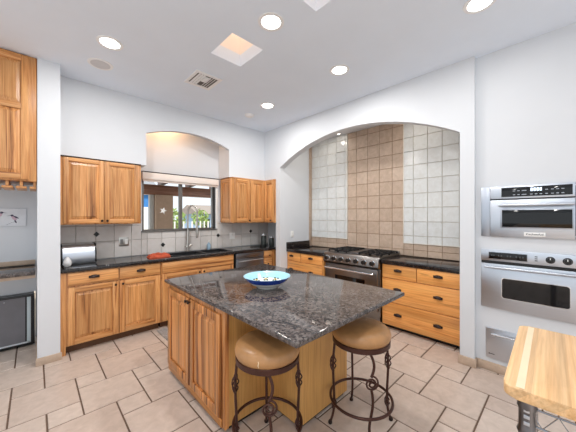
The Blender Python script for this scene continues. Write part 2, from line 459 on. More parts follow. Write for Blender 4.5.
# window
fr = struct(MB().plate([WX0, WX0+.03, 1.66, 1.705, WX1-.032, WX1], [WZ0, WZ0+.022, WZ1-.03, WZ1], {(1, 1), (3, 1)}, 4.22, 4.27, 'y').build('window_1', ALUM))
struct(MB().box(WX1-.032, WX1-.004, 4.205, 4.222, WZ0+.01, WZ1-.02).build('window_jamb', BLACK, fr))
gm, nt, b = newmat('window_glass')
b.inputs['Base Color'].default_value = (1, 1, 1, 1); b.inputs['Roughness'].default_value = 0; b.inputs['Transmission Weight'].default_value = 1; b.inputs['IOR'].default_value = 1.02
struct(MB().box(WX0+.03, WX1-.032, 4.243, 4.247, WZ0+.02, WZ1-.03).build('window_pane', gm, fr))
struct(MB().box(WX0-.012, WX1+.03, 4.17, 4.22, WZ0-.014, WZ0, .003).build('window_sill', ALUM, fr))
struct(MB().box(WX1, WX1+.034, 4.178, 4.2, WZ0, 1.95, .003).build('window_casing', WHITE, fr))

# ------------------------------------------------------------------ cabinet building blocks (local: x along the front, y into the wall, z up; front plane y = 0)
def knob(parent, x, z, y=-.02, r=.014):
    return MB().lathe([(.005, 0), (.005, -.012), (r*.8, -.014), (r, -.021), (r*.75, -.028), (0, -.030)], (x, y, z), 14, axis='y').build('knob', BRONZE, parent)
def cup(parent, x, z, y=-.02, w=.052, h=.023):
    m = MB().ball((x, y, z), 1, w, .026, h*1.25, 18, keep=lambda c: c.y < .05 and c.z > -.35)
    m.box(x-w*.95, x+w*.95, y-.004, y, z-.006, z+h*.9, .002)
    return m.build('cup_pull', BRONZE, parent)
def door(parent, x0, x1, z0, z1, mats, kn=None, fw=.058, y=-.001, mid=None):
    m = MB(); t = .02; f = y-t
    m.box(x0, x0+fw, f, y, z0, z1, .003).box(x1-fw, x1, f, y, z0, z1, .003)
    m.box(x0+fw, x1-fw, f, y, z0, z0+fw, .003, mi=1).box(x0+fw, x1-fw, f, y, z1-fw, z1, .003, mi=1)
    if mid: m.box(x0+fw, x1-fw, f, y, mid-fw/2, mid+fw/2, .003, mi=1)
    d = m.build('door', [mats[0], mats[1]], parent)
    for c, e in ([(z0+fw-.002, z1-fw+.002)] if not mid else [(z0+fw-.002, mid-fw/2+.002), (mid+fw/2-.002, z1-fw+.002)]):
        raised(d, x0+fw-.002, x1-fw+.002, c, e, y, mats)
    if kn: knob(d, kn[0], kn[1], f)
    return d
def raised(d, a, b_, c, e, y, mats):
    m = MB(); bm = m.bm; rings = []
    for ins, yy in ((0, y-.006), (.004, y-.006), (.034, y-.015), (.037, y-.0175)):
        rings.append([bm.verts.new(p) for p in ((a+ins, yy, c+ins), (b_-ins, yy, c+ins), (b_-ins, yy, e-ins), (a+ins, yy, e-ins))])
    back = [bm.verts.new(p) for p in ((a, y, c), (b_, y, c), (b_, y, e), (a, y, e))]
    rings = [back]+rings
    for q in range(len(rings)-1):
        for i in range(4): bm.faces.new((rings[q][i], rings[q][(i+1) % 4], rings[q+1][(i+1) % 4], rings[q+1][i]))
    bm.faces.new(rings[-1]); bm.faces.new(back[::-1])
    return m.build('raised_panel', mats[0], d, smooth=False)
def drawer(parent, x0, x1, z0, z1, mat, pulls=(), y=-.001):
    d = MB().box(x0, x1, y-.02, y, z0, z1, .005, 2).build('drawer', mat, parent)
    for (px, pz) in pulls: cup(d, px, pz, y-.02)
    return d
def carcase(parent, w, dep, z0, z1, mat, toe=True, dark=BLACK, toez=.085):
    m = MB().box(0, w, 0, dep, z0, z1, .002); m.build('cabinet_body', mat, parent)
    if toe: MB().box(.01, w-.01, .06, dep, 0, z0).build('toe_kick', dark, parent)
TOE = plain('dark_brown_toe_board', S(96, 66, 42), .6, var=.1)  # dark brown base colour for the recessed toe boards
WMAT = (WV, WX); RMAT = (WVR, WXR); IMAT = (WVI, WVI)

# left base run on the back wall (face plane Y=3.65)
FY = 3.655
t = thing('base_cabinet', 'honey wood base cabinet with two drawers over two doors beside the white pier', 'cabinet', (.194, FY, 0))
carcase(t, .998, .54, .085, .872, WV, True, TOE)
MB().box(.0, .045, -.012, 0, .0, .872, .002).build('end_stile', WV, t)
drawer(t, .062, .521, .725, .862, WX, [(.288, .795)]); drawer(t, .535, .988, .725, .862, WX, [(.763, .795)])
door(t, .062, .521, .095, .71, WMAT, (.491, .675)); door(t, .535, .988, .095, .71, WMAT, (.565, .675))
t = thing('sink_cabinet', 'honey wood sink base cabinet with a long false drawer front below the black sink', 'cabinet', (1.195, FY, 0))
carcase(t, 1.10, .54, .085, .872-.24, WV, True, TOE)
MB().box(0, 1.10, 0, .02, .632, .872).build('face_rail', WX, t)
MB().box(.012, 1.088, -.021, -.001, .725, .862, .005).build('false_drawer_front', WX, t)
door(t, .012, .545, .095, .71, WMAT, (.515, .675)); door(t, .555, 1.088, .095, .71, WMAT, (.585, .675))
t = thing('dishwasher', 'dark stainless dishwasher built in right of the sink cabinet', 'dishwasher', (2.315, FY, 0))
MB().box(.005, .565, .012, .53, .1, .868).build('tub', BLACK, t)
d = MB().box(.012, .575, -.02, .011, .11, .78, .004).build('door', DSTEEL, t)
MB().box(.012, .575, -.02, .011, .785, .866, .004).build('control_strip', DSTEEL, t)
MB().tube([(.05, -.02, .745), (.05, -.05, .745), (.54, -.05, .745), (.54, -.02, .745)], .009).build('handle', STEEL, d)
MB().box(.01, .575, .05, .5, 0, .1).build('toe_kick', BLACK, t)
t = thing('corner_cabinet', 'narrow honey wood corner base cabinet with small drawers right of the dishwasher', 'cabinet', (2.892, FY, 0))
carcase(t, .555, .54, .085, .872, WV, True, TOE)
d = drawer(t, .01, .19, .70, .862, WX); knob(d, .12, .785, -.021)
d = drawer(t, .01, .19, .40, .69, WX); knob(d, .09, .64, -.021)
d = drawer(t, .01, .19, .095, .39, WX); knob(d, .10, .30, -.021)

# countertop with the sink cut out
SX0, SX1, SY0, SY1 = 1.375, 2.31, 3.715, 4.085
o = MB().plate([.194, SX0, SX1, 3.448], [3.62, SY0, SY1, 4.187], {(1, 1)}, .875, .915, 'z', .004).build('countertop', DGRAN)
tag(o, 'long dark polished granite countertop along the window wall', 'countertop')
t = thing('kitchen_sink', 'black double bowl sink set in the granite below the window', 'sink', (0, 0, 0))
def basin(x0, x1, y0, y1, z0, z1):
    w = .012; m = MB()
    m.box(x0, x1, y0, y1, z0, z0+w).box(x0, x0+w, y0, y1, z0+w, z1).box(x1-w, x1, y0, y1, z0+w, z1).box(x0+w, x1-w, y0, y0+w, z0+w, z1).box(x0+w, x1-w, y1-w, y1, z0+w, z1)
    return m
bb = basin(SX0+.012, 1.855, SY0+.012, SY1-.012, .70, .914).build('bowl', BLKSINK, t)
MB().lathe([(.04, 0), (.04, .004), (.03, .005), (0, .002)], (1.63, 3.9, .712), 20).build('drain', CHROME, bb)
bb = basin(1.88, SX1-.012, SY0+.012, SY1-.012, .70, .914).build('bowl', BLKSINK, t)
MB().lathe([(.04, 0), (.04, .004), (.03, .005), (0, .002)], (2.11, 3.9, .712), 20).build('drain', CHROME, bb)
MB().plate([SX0+.002, SX0+.02, 1.85, 1.885, SX1-.02, SX1-.002], [SY0+.002, SY0+.02, SY1-.02, SY1-.002], {(1, 1), (3, 1)}, .9145, .921, 'z').build('rim', BLKSINK, t)

# faucet
t = thing('kitchen_faucet', 'tall brushed nickel gooseneck faucet behind the black sink', 'faucet', (1.762, 4.15, .915))
MB().lathe([(.033, 0), (.033, .012), (.024, .02), (.021, .06), (.021, .30), (.016, .32), (.016, .34)], n=20).build('body', NICKEL, t)
dx, dy = .115, -.09
pts = [(0, 0, .33), (0, 0, .55)]+[(dx*(1-math.cos(a))/2, dy*(1-math.cos(a))/2, .60+.13*math.sin(a)) for a in [PI*k/16 for k in range(17)]]+[(dx, dy, .50), (dx, dy, .38)]
MB().tube(pts, .0125, 12).build('spout', NICKEL, t)
MB().lathe([(.016, .40), (.02, .37), (.022, .25), (.017, .215), (0, .21)], (dx, dy, 0), 16).build('spray_head', NICKEL, t)
MB().tube([(-.05, -.01, .085), (.0, -.01, .085), (.075, -.02, .10)], [.008, .012, .008], 10).build('lever', NICKEL, t)
t = thing('soap_bottle', 'small clear blue soap bottle with a pump beside the faucet', 'bottle', (2.115, 4.135, .915))
SOAP = plain('pale_blue_plastic', S(150, 176, 196), .12, var=.05)
MB().lathe([(.028, 0), (.031, .004), (.031, .085), (.02, .105), (.011, .11), (.011, .122)], n=20).build('bottle_body', SOAP, t)
MB().tube([(0, 0, .12), (0, 0, .152), (.0, -.035, .15)], .006, 8).build('pump', WHITE, t)
# cloth
m = MB(); bm = m.bm; G = 18; V = []
for i in range(G+1):
    row = []
    for j in range(13):
        x, y = i/G, j/12
        edge = min(1, min(x, 1-x, y, 1-y)*9)
        z = edge*(.034+.014*math.sin(9*x+5*y)+.010*math.sin(17*y-6*x))+.003
        row.append(bm.verts.new(((x-.5)*.27+.012*math.sin(7*y), (y-.5)*.17+.01*math.sin(8*x), max(z, .002))))
    V.append(row)
for i in range(G):
    for j in range(12): bm.faces.new((V[i][j], V[i+1][j], V[i+1][j+1], V[i][j+1]))
bd = [e for e in bm.edges if e.is_boundary]
r = bmesh.ops.extrude_edge_only(bm, edges=bd)
for v in [g for g in r['geom'] if isinstance(g, bmesh.types.BMVert)]: v.co.z = 0
bmesh.ops.holes_fill(bm, edges=[e for e in bm.edges if e.is_boundary])
o = m.build('dish_cloth', plain('orange_red_cloth', S(178, 78, 50), .9, var=.15, nscale=40, bmp=.2), angle=80); o.location = (1.235, 3.86, .9155); o.rotation_euler = (0, 0, R(-6))
tag(o, 'crumpled orange red dish cloth on the dark counter beside the sink', 'cloth')
# bread box
t = thing('bread_box', 'stainless steel bread box with black ends on the counter next to the pier', 'bread box', (.375, 4.0, .915))
def dprof(s): return [(.12*s, .012), (.12*s, .21*s), (.10*s, .228*s), (-.02, .232*s), (-.08*s, .215*s), (-.112*s, .17*s), (-.122*s, .10*s), (-.118*s, .03), (-.11*s, .012)]
MB().prism([(y, z) for y, z in dprof(.985)], -.148, .148, 'x').build('shell', STEEL, t, angle=50)
for a, b_ in ((-.163, -.148), (.148, .163)): MB().prism(dprof(1.03), a, b_, 'x', .003).build('end_cap', BLACK, t)
MB().box(-.155, .155, -.115, .115, 0, .012).build('base', BLACK, t)
o = MB().lathe([(0, 0), (.026, .002), (.037, .02), (.04, .042), (.033, .07), (.02, .092), (.009, .106), (0, .112)], n=24).build('salt_shaker', plain('white_ceramic', S(226, 226, 226), .25)); o.location = (.262, 3.80, .915)
tag(o, 'white egg shaped shaker in front of the stainless bread box', 'shaker')
# canisters
CAN_G = plain('smoked_glass', S(64, 68, 66), .06, var=.2, nscale=20)
for x, y, h, r_, lab in ((3.165, 3.985, .235, .05, 'taller glass canister with steel lid in the counter corner'), (3.245, 3.84, .185, .048, 'shorter glass canister with steel lid in front of the taller one')):
    t = thing('glass_canister', lab, 'canister', (x, y, .915), 0, 'canisters in the counter corner')
    MB().lathe([(r_*.92, 0), (r_, .006), (r_, h*.74), (r_*.85, h*.8), (r_*.85, h*.82)], n=24).build('jar', CAN_G, t)
    MB().lathe([(r_*.95, h*.82), (r_*.97, h*.86), (r_*.95, h*.93), (r_*.3, h*.96), (.014, h*.97), (.014, h), (0, h)], n=24).build('lid', CHROME, t)
# outlets and switch plate
def outlet(name, lab, loc, rz, w=.075, h=.115, mat=WHITE, rock=()):
    t = thing(name, lab, 'outlet' if name == 'wall_outlet' else 'switch', loc, rz)
    MB().box(-w/2, w/2, -.006, 0, -h/2, h/2, .003).build('cover_plate', mat, t)
    for x, z, ww, hh, mm in rock: MB().box(x-ww/2, x+ww/2, -.010, -.006, z-hh/2, z+hh/2, .002).build('rocker' if name != 'wall_outlet' else 'socket', mm, t)
SK_ = [(0, .024, .034, .03, plain('ivory_plastic', S(226, 226, 222), .4)), (0, -.024, .034, .03, WHITE)]
outlet('switch_plate', 'steel switch plate with one white rocker on the grey splash tiles', (.888, 4.19, 1.125), 0, .12, .125, NICKEL, [(-.027, 0, .036, .07, plain('grey_rocker', S(120, 118, 116), .4)), (.027, 0, .036, .07, WHITE)])
outlet('wall_outlet', 'white outlet on the splash tiles between two black diamonds', (2.6, 4.19, 1.118), 0, .115, .115, WHITE, SK_)
outlet('wall_outlet', 'white outlet on the side wall inside the cooking arch above the dark splash', (3.385, 3.431, 1.15), 0, .07, .115, WHITE, SK_)

# upper cabinets
t = thing('wall_cabinet', 'honey wood wall cabinet with two raised panel doors hanging over the bread box', 'cabinet', (.194, 3.835, 0))
carcase(t, .813, .35, 1.378, 2.148, WV, False)
MB().box(-.001, .814, -.012, .0, 2.136, 2.149, .002).build('top_edge', BRONZE, t)
door(t, .035, .408, 1.392, 2.132, WMAT, (.386, 1.418), .046); door(t, .418, .778, 1.392, 2.132, WMAT, (.440, 1.418), .046)
t = thing('wall_cabinet', 'honey wood corner wall cabinet with three doors right of the window', 'cabinet', (2.372, 3.815, 0))
m = MB().prism([(0, 0), (.685, 0), (.685, -.273), (1.075, -.273), (1.075, .37), (0, .37)], 1.362, 2.128, 'z'); m.build('cabinet_body', WV, t)
MB().prism([(-.008, -.012), (.677, -.012), (.677, -.275), (1.073, -.275), (1.073, .03), (-.008, .03)], 2.112, 2.127, 'z').build('top_moulding', WX, t)
door(t, .025, .35, 1.377, 2.108, WMAT, (.322, 1.402)); door(t, .36, .66, 1.377, 2.108, WMAT)
def turned(o, loc, rz): o.location = loc; o.rotation_euler = (0, 0, rz)
d = door(t, .0, .262, 1.377, 2.108, WMAT, (.20, 1.402)); turned(d, (.685, -.008, 0), R(-90))
d = door(t, .0, .35, 1.377, 2.108, WMAT); turned(d, (0, .355, 0), R(-90)); d.name = 'end_panel'

# roller shade
t = thing('roller_shade', 'rolled up cream window shade with valance above the kitchen window', 'window shade', (1.70, 4.2, 0))
MB().box(-.595, .597, -.075, -.002, 2.003, 2.105, .006).build('valance', WARMW, t)
MB().box(-.597, .60, -.079, -.001, 2.106, 2.117, .002).build('gap_shade_strip', BRONZE, t)  # dark strip standing in for the shaded gap above the valance
MB().box(-.585, .59, -.05, -.03, 1.975, 2.003, .006).build('hem_bar', WARMW, t)

# ------------------------------------------------------------------ cooking arch
XF = 3.355
q = R(-90)
t = thing('drawer_cabinet', 'amber wood drawer cabinet to the right of the range inside the arch', 'cabinet', (XF, 1.684, 0), q)
carcase(t, .94, .555, .055, .848, WVR, True, BLACK)
drawer(t, .008, .440, .672, .842, WXR, [(.215, .77)]); drawer(t, .448, .932, .672, .842, WXR, [(.68, .77)])
drawer(t, .008, .932, .362, .664, WXR, [(.21, .53), (.68, .53)]); drawer(t, .008, .932, .06, .354, WXR, [(.215, .205), (.68, .205)])
t = thing('drawer_cabinet', 'amber wood drawer cabinet to the left of the range beside the white wall end', 'cabinet', (3.272, 3.428, 0), q)
carcase(t, .81, .638, .055, .848, WVR, True, BLACK)
drawer(t, .012, .335, .70, .842, WXR, [(.115, .775)]); drawer(t, .343, .80, .70, .842, WXR, [(.56, .775)])
drawer(t, .012, .80, .40, .692, WXR, [(.11, .545), (.565, .545)]); drawer(t, .012, .80, .06, .392, WXR, [(.11, .23), (.565, .23)])
o = MB().box(3.322, 3.917, .734, 1.688, .85, .902, .004).build('countertop', DGRAN); tag(o, 'short dark granite countertop over the drawers right of the range', 'countertop')
o = MB().box(3.238, 3.917, 2.612, 3.4285, .85, .902, .004).box(3.238, 3.835, 3.405, 3.4285, .903, 1.012, .002).build('countertop', DGRAN); tag(o, 'short dark granite countertop with upstand left of the range', 'countertop')

t = thing('kitchen_range', 'stainless steel six burner range standing in the arched niche', 'stove', (3.29, 2.608, 0), q)
W = .915
RST = steel('range_steel', S(138, 134, 131), .3)
MB().box(0, W, .03, .62, .12, .895, .003).build('range_body', RST, t)
cp = MB().prism([(-.005, .765), (-.035, .79), (-.025, .895), (-.005, .92), (.06, .925), (.06, .765)], 0, W, 'x', .003).build('control_panel', RST, t)
for k in range(7):
    x = .085+k*(W-.17)/6
    kb = MB().lathe([(.040, 0), (.040, -.006), (.033, -.008), (.030, -.036), (.026, -.040), (0, -.040)], (x, -.031, .842), 20, mis=[0, 0, 1, 1, 1, 1], axis='y').build('burner_knob', [CHROME, BLACK], cp)
d = MB().box(.02, W-.02, -.012, .03, .20, .755, .005).build('oven_door', RST, t)
MB().box(.21, W-.21, -.0155, -.0125, .36, .60, .002).build('door_window', BGLASS, d)
MB().tube([(.06, -.065, .70), (W-.06, -.065, .70)], .014, 14).tube([(.09, -.012, .70), (.09, -.065, .70)], .011).tube([(W-.09, -.012, .70), (W-.09, -.065, .70)], .011).build('handle', CHROME, d)
MB().box(.01, W-.01, .04, .06, .02, .19, .003).build('kick_panel', RST, t)
for x in (.04, W-.04):
    for y in (.08, .56): MB().lathe([(.022, 0), (.022, .12)], (x, y, 0), 14).build('leg', BLACK, t)
MB().box(.006, W-.006, .062, .615, .896, .925, .004).build('cooktop', RST, t)
MB().box(0, W, .60, .622, .925, .955, .003).build('back_guard', RST, t)
def grate(x0, x1):
    m = MB(); y0, y1 = .09, .585; zt = .962
    for x in (x0, (x0+x1)/2, x1): m.box(x-.007, x+.007, y0, y1, zt-.014, zt)
    for y in (y0, y0+.13, (y0+y1)/2, y1-.13, y1): m.box(x0, x1, y-.007, y+.007, zt-.014, zt)
    for x in (x0, x1):
        for y in (y0, (y0+y1)/2, y1): m.box(x-.009, x+.009, y-.009, y+.009, .925, zt-.006)
    g = m.build('burner_grate', IRON, t)
    for y in (.2, .46): MB().lathe([(.05, .925), (.05, .938), (.038, .94), (.036, .948), (0, .948)], ((x0+x1)/2, y, 0), 20).build('burner', IRON, g)
grate(.025, .185); grate(.195, .345); grate(.56, .72); grate(.73, .89)
MB().box(.365, .54, .09, .585, .926, .944, .004).build('griddle', DSTEEL, t)

# ------------------------------------------------------------------ built-in ovens (local x = .562 - Y)
OX = 3.145
t = thing('microwave_oven', 'stainless built in microwave, uppermost of the three wall appliances', 'microwave', (OX, .562, 0), q)
MB().box(.025, .665, .002, .45, 1.312, 1.722).build('cavity', BLACK, t)
for x_ in (0, .621): MB().box(x_, x_+.069, -.016, -.001, 1.283, 1.748, .002).build('trim_strip', STEELV, t)
c_ = MB().box(.071, .619, -.024, -.001, 1.632, 1.748, .003).build('control_panel', STEEL, t)
pn = MB().box(.155, .605, -.027, -.0245, 1.648, 1.732, .0015).build('display_window', BGLASS, c_)
LCD = glow('display_digits', S(220, 235, 255), 1.2)
KEY = plain('grey_key_print', S(170, 176, 186), .5)
m = MB()
for k in range(4): m.box(.355+k*.019, .369+k*.019, -.0285, -.0275, 1.692, 1.720)
m.build('clock_digits', LCD, c_)
for x in (.245, .275, .305, .32, .36, .39, .42, .455, .49, .52, .55):
    for z in (1.665, 1.70):
        if .35 < x < .43 and z > 1.69: continue
        MB().box(x-.008, x+.008, -.0285, -.0275, z-.003, z+.003).build('touch_key', KEY, c_)
d = MB().box(.071, .619, -.022, -.001, 1.283, 1.622, .003).build('door', STEEL, t)
MB().box(.148, .612, -.026, -.0225, 1.366, 1.538, .003).build('window_bezel', STEELV, d)
MB().box(.160, .604, -.0285, -.0262, 1.375, 1.528, .0015).build('door_window', BGLASS, d)
MB().tube([(.14, -.062, 1.572), (.625-.01, -.062, 1.572)], .013, 14).tube([(.165, -.022, 1.572), (.165, -.062, 1.572)], .009).tube([(.59, -.022, 1.572), (.59, -.062, 1.572)], .009).build('handle', STEEL, d)
MB().box(.312, .448, -.0245, -.0225, 1.297, 1.332, .001).build('badge_plate', WHITE, d)
def text(body, parent, size, loc, mat, name='lettering', rot=(R(90), 0, 0)):
    c = bpy.data.curves.new(name, 'FONT'); c.body = body; c.size = size; c.align_x = 'CENTER'; c.align_y = 'CENTER'; c.extrude = .0006
    c.materials.append(mat)
    o = bpy.data.objects.new(name, c); COL.objects.link(o); o.parent = parent; o.location = loc; o.rotation_euler = rot
    bpy.context.view_layer.update()
    me = bpy.data.meshes.new_from_object(o.evaluated_get(bpy.context.evaluated_depsgraph_get()))
    ob = bpy.data.objects.new(name, me); COL.objects.link(ob); ob.parent = parent; ob.location = loc; ob.rotation_euler = rot
    bpy.data.objects.remove(o)
    ob.name = name
    return ob
DKT = plain('dark_grey_print', S(52, 54, 60), .5)
text('KitchenAid', d, .025, (.38, -.0252, 1.3145), DKT)

t = thing('wall_oven', 'stainless wall oven with two black knobs below the microwave', 'oven', (OX, .562, 0), q)
MB().box(.025, .665, .002, .5, .645, 1.125).build('cavity', BLACK, t)
c_ = MB().box(0, .69, -.022, -.001, 1.053, 1.158, .003).build('control_panel', STEEL, t)
MB().box(.056, .338, -.025, -.0225, 1.070, 1.140, .0015).build('display_bezel', STEELV, c_)
MB().box(.062, .332, -.027, -.0252, 1.075, 1.135, .001).build('display_window', BGLASS, c_)
m = MB()
for x in (.085, .10, .135, .155, .20, .22, .26, .285, .305): m.box(x-.005, x+.005, -.028, -.0275, 1.10, 1.112)
m.build('clock_digits', plain('dim_display', S(70, 72, 74), .4), c_)
m = MB()
for z in (1.088, 1.105, 1.122): m.box(.381, .399, -.0235, -.0225, z-.0035, z+.0035)
m.build('indicator_marks', BLACK, c_)
for x in (.478, .578):
    k_ = MB().lathe([(.029, -.0225), (.029, -.028), (.024, -.03), (.021, -.052), (0, -.053)], (x, 0, 1.104), 22, axis='y').build('oven_knob', BLACK, c_)
    MB().box(x-.0025, x+.0025, -.0545, -.0532, 1.108, 1.124).build('pointer', WHITE, k_)
MB().box(.002, .688, -.012, -.001, 1.028, 1.052).build('vent_slot', BLACK, t)
d = MB().box(0, .69, -.026, -.001, .610, 1.027, .004).build('door', STEEL, t)
def rrect(x0, x1, z0, z1, r, n=6):
    p = []
    for cx, cz, a0 in ((x1-r, z1-r, 0), (x0+r, z1-r, 90), (x0+r, z0+r, 180), (x1-r, z0+r, 270)):
        p += [(cx+r*math.cos(R(a0+90*k/n)), cz+r*math.sin(R(a0+90*k/n))) for k in range(n+1)]
    return p
MB().prism(rrect(.155, .595, .715, .905, .022), -.0285, -.0262, 'y').build('window_bezel', CHROME, d)
MB().prism(rrect(.160, .590, .720, .900, .02), -.0305, -.0287, 'y').build('door_window', BGLASS, d)
MB().tube([(.035, -.072, 1.0), (.655, -.072, 1.0)], .0125, 14).tube([(.06, -.026, 1.0), (.06, -.072, 1.0)], .009).tube([(.63, -.026, 1.0), (.63, -.072, 1.0)], .009).build('handle', STEEL, d)
t = thing('warming_drawer', 'small stainless warming drawer, lowest of the three wall appliances', 'drawer', (OX, .562, 0), q)
MB().box(.052, .64, .002, .45, .155, .385).build('cavity', BLACK, t)
d = MB().box(.038, .655, -.020, -.001, .132, .412, .003).build('drawer_front', STEEL, t)
MB().tube([(.085, -.058, .372), (.61, -.058, .372)], .009, 12).tube([(.105, -.02, .372), (.105, -.058, .372)], .007).tube([(.59, -.02, .372), (.59, -.058, .372)], .007).build('handle', CHROME, d)
MB().box(.06, .068, -.0215, -.0202, .168, .178).box(.07, .105, -.0215, -.0202, .170, .175).build('badge', DKT, d)

# ------------------------------------------------------------------ island
t = thing('kitchen_island', 'wood kitchen island cabinet with two striped doors and plain plywood sides', 'island', (.925, 2.60, 0), q)
# local x = 2.60 - Y, local y = X - .925
fp = [(0, .012), (1.008, .012), (1.008, .385), (1.35, .385), (1.35, .945), (0, .945)]
MB().prism(fp, .03, .833, 'z').build('cabinet_body', PLY, t)
MB().prism([(.02, .05), (.99, .05), (.99, .41), (1.33, .41), (1.33, .92), (.02, .92)], 0, .03, 'z').build('toe_base', BLACK, t)
m = MB().box(0, 1.010, 0, .0115, .03, .833, .002); m.build('face_frame', WVI, t)
MB().box(.985, 1.022, -.003, .03, .03, .833, .003).build('corner_stile', WVI, t)
MB().box(0, .985, -.008, -.0005, .03, .088, .002).build('bottom_rail', wood('striped_hickory_level', 0, S(214, 150, 86), S(192, 122, 62), S(128, 72, 32)), t)
door(t, .02, .488, .097, .80, IMAT, (.470, .782)); door(t, .503, .972, .097, .80, IMAT, (.518, .782))
MB().box(1.01, 1.016, .10, .118, .775, .80, .002).build('small_catch', WHITE, t)
o = MB().prism([(.905, .885), (2.135, .885), (2.135, 2.67), (.905, 2.67)], .834, .866, 'z', .009, seg=3).build('island_countertop', GRAN)
tag(o, 'large speckled grey granite worktop on the kitchen island', 'countertop')

# bowl
BLUE = plain('cobalt_glaze', S(28, 62, 150), .12, var=.15); TURQ = plain('turquoise_glaze', S(160, 212, 232), .12, var=.08); WGL = plain('white_glaze', S(242, 242, 238), .12, var=.01)
t = thing('ceramic_bowl', 'wide blue and white painted ceramic bowl on the grey island granite', 'bowl', (1.44, 1.765, .867))
prof = [(0, .004), (.07, .004), (.075, 0), (.082, 0), (.085, .008), (.125, .028), (.14, .036), (.158, .052), (.175, .066), (.198, .094), (.2, .097), (.195, .0975), (.17, .073), (.145, .052), (.138, .047), (.09, .026), (.04, .018), (0, .016)]
#        seg materials
mis = [2, 2, 2, 2, 2, 2, 2, 0, 0, 0, 1, 1, 1, 1, 2, 2, 2]
MB().lathe(prof, n=48, mis=mis, cap=False).build('bowl_body', [BLUE, TURQ, WGL], t, angle=60)
m = MB()
GRN = plain('dark_green_glaze', S(40, 62, 52), .2, var=.2); YEL = plain('yellow_glaze', S(208, 176, 70), .2, var=.1)
for k in range(8):
    a = 2*PI*k/8+.2; r_ = .118; z = .0435
    m.ball((r_*math.cos(a), r_*math.sin(a), z), .011, 1, 1, .55, 8, mi=1)
    for s in (-1, 1):
        for dr in (.016, -.014):
            m.ball(((r_+dr)*math.cos(a+s*.13), (r_+dr)*math.sin(a+s*.13), z+dr*.45), .008, 1.2, 1.2, .6, 8, mi=0)
m.build('painted_flowers', [GRN, YEL], t)

# ------------------------------------------------------------------ bar stools
def make_stool():
    t = thing('bar_stool', '', 'bar stool')
    prof = [(.97*a_, b_) for a_, b_ in ((0, .605), (.19, .605), (.199, .612), (.209, .632), (.211, .65), (.204, .672), (.185, .688), (.14, .699), (.07, .704), (0, .705))]
    MB().lathe(prof, n=48).build('seat_cushion', LEATHER, t, angle=60)
    MB().lathe([(.14, .575), (.194, .575), (.2, .58), (.2, .608), (.194, .612), (.14, .604)], n=48, cap=False).build('seat_ring', STOOLM, t)
    MB().tube([(.214*math.cos(a), .214*math.sin(a), .178) for a in [2*PI*k/48 for k in range(48)]], .0095, 10, True).build('foot_ring', STOOLM, t)
    rz = lambda p, a: (p[0]*math.cos(a)-p[1]*math.sin(a), p[0]*math.sin(a)+p[1]*math.cos(a), p[2])
    for k in range(4):
        a = PI/2*k
        def rad(z): return .188+.018*((.58-z)/.58)+.016*math.sin((.58-z)/.58*PI*2)*.5+(.02*max(0, (.12-z)/.12)**2)
        if k == 0:
            # front leg: runs straight into a rolled scroll ring
            top = [(rad(z), .02*math.sin((.578-z)/.14*PI)*(1 if z > .438 else 0), z) for z in [.578-.01*i for i in range(15)]]
            cz = .40; cr = .042
            spir = []
            for i in range(46):
                th = PI/2+i/45*(2*PI*2.0); rr = cr*(1.12-.86*i/45)
                spir.append((rad(cz)+.002+.010*i/45, -rr*math.cos(th), cz+rr*math.sin(th)))
            bot = [(rad(z), .012*math.sin((.36-z)/.36*2*PI), z) for z in [.36-.018*i for i in range(21)]]
            l = MB().tube([rz(p, a) for p in top], .009, 10).tube([rz(p, a) for p in bot], .009, 10).build('leg', STOOLM, t)
            MB().tube([rz(p, a) for p in spir], .0062, 8).build('scroll', STOOLM, l)
        else:
            l = MB().tube([rz((rad(z), 0, z), a) for z in [.578-.0289*i for i in range(21)]], .0088, 10).build('leg', STOOLM, t)
            for (zc, hh, bulge) in ((.43, .06, .017), (.14, .04, .012)) if k != 2 else ((.54, .03, .016),):
                m = MB()
                for w in range(4):
                    pts = []
                    for i in range(15):
                        s = i/14; b = w*PI/2+s*PI*1.3; rr = .004+bulge*math.sin(PI*s)
                        z = zc+hh-2*hh*s
                        pts.append(rz((rad(z)+rr*math.cos(b), rr*math.sin(b), z), a))
                    m.tube(pts, .0048, 6)
                m.build('basket_twist', STOOLM, l)
        MB().lathe([(.013, 0), (.015, .004), (.014, .016), (.009, .024)], rz((rad(.01), 0, 0), a), 12).build('foot', BRONZE, l)
    return t
st = make_stool()
st.location = (1.065, 1.30, 0); st.rotation_euler = (0, 0, R(-127))
st['label'] = 'tan leather bar stool tucked in the plywood corner of the island, cushion cracked'; st['group'] = 'bar stools at the island'
s2 = copy_tree(st); s2.location = (1.69, 1.012, 0); s2.rotation_euler = (0, 0, R(-130))
s2['label'] = 'tan leather bar stool standing out on the tiles, the one nearer the wall ovens'
# a pale crack in the leather of the first stool's cushion
cush = [c for c in st.children if c.name.startswith('seat_cushion')][0]
cr = MB(); a0 = R(-127); 
pts = []
for i in range(8):
    ang = R(-17)+.012*math.sin(i*2.1); z = .622+i*.0075; r_ = {0: .2065, 1: .2095, 2: .211, 3: .2115, 4: .2095, 5: .206, 6: .200, 7: .192}[i]
    pts.append((.97*r_*math.cos(ang), .97*r_*math.sin(ang), z))
cr.tube(pts, [.001, .002, .003, .003, .0028, .002, .0016, .001], 6)
cr.build('leather_crack', plain('pale_worn_leather', S(226, 204, 168), .6), cush)

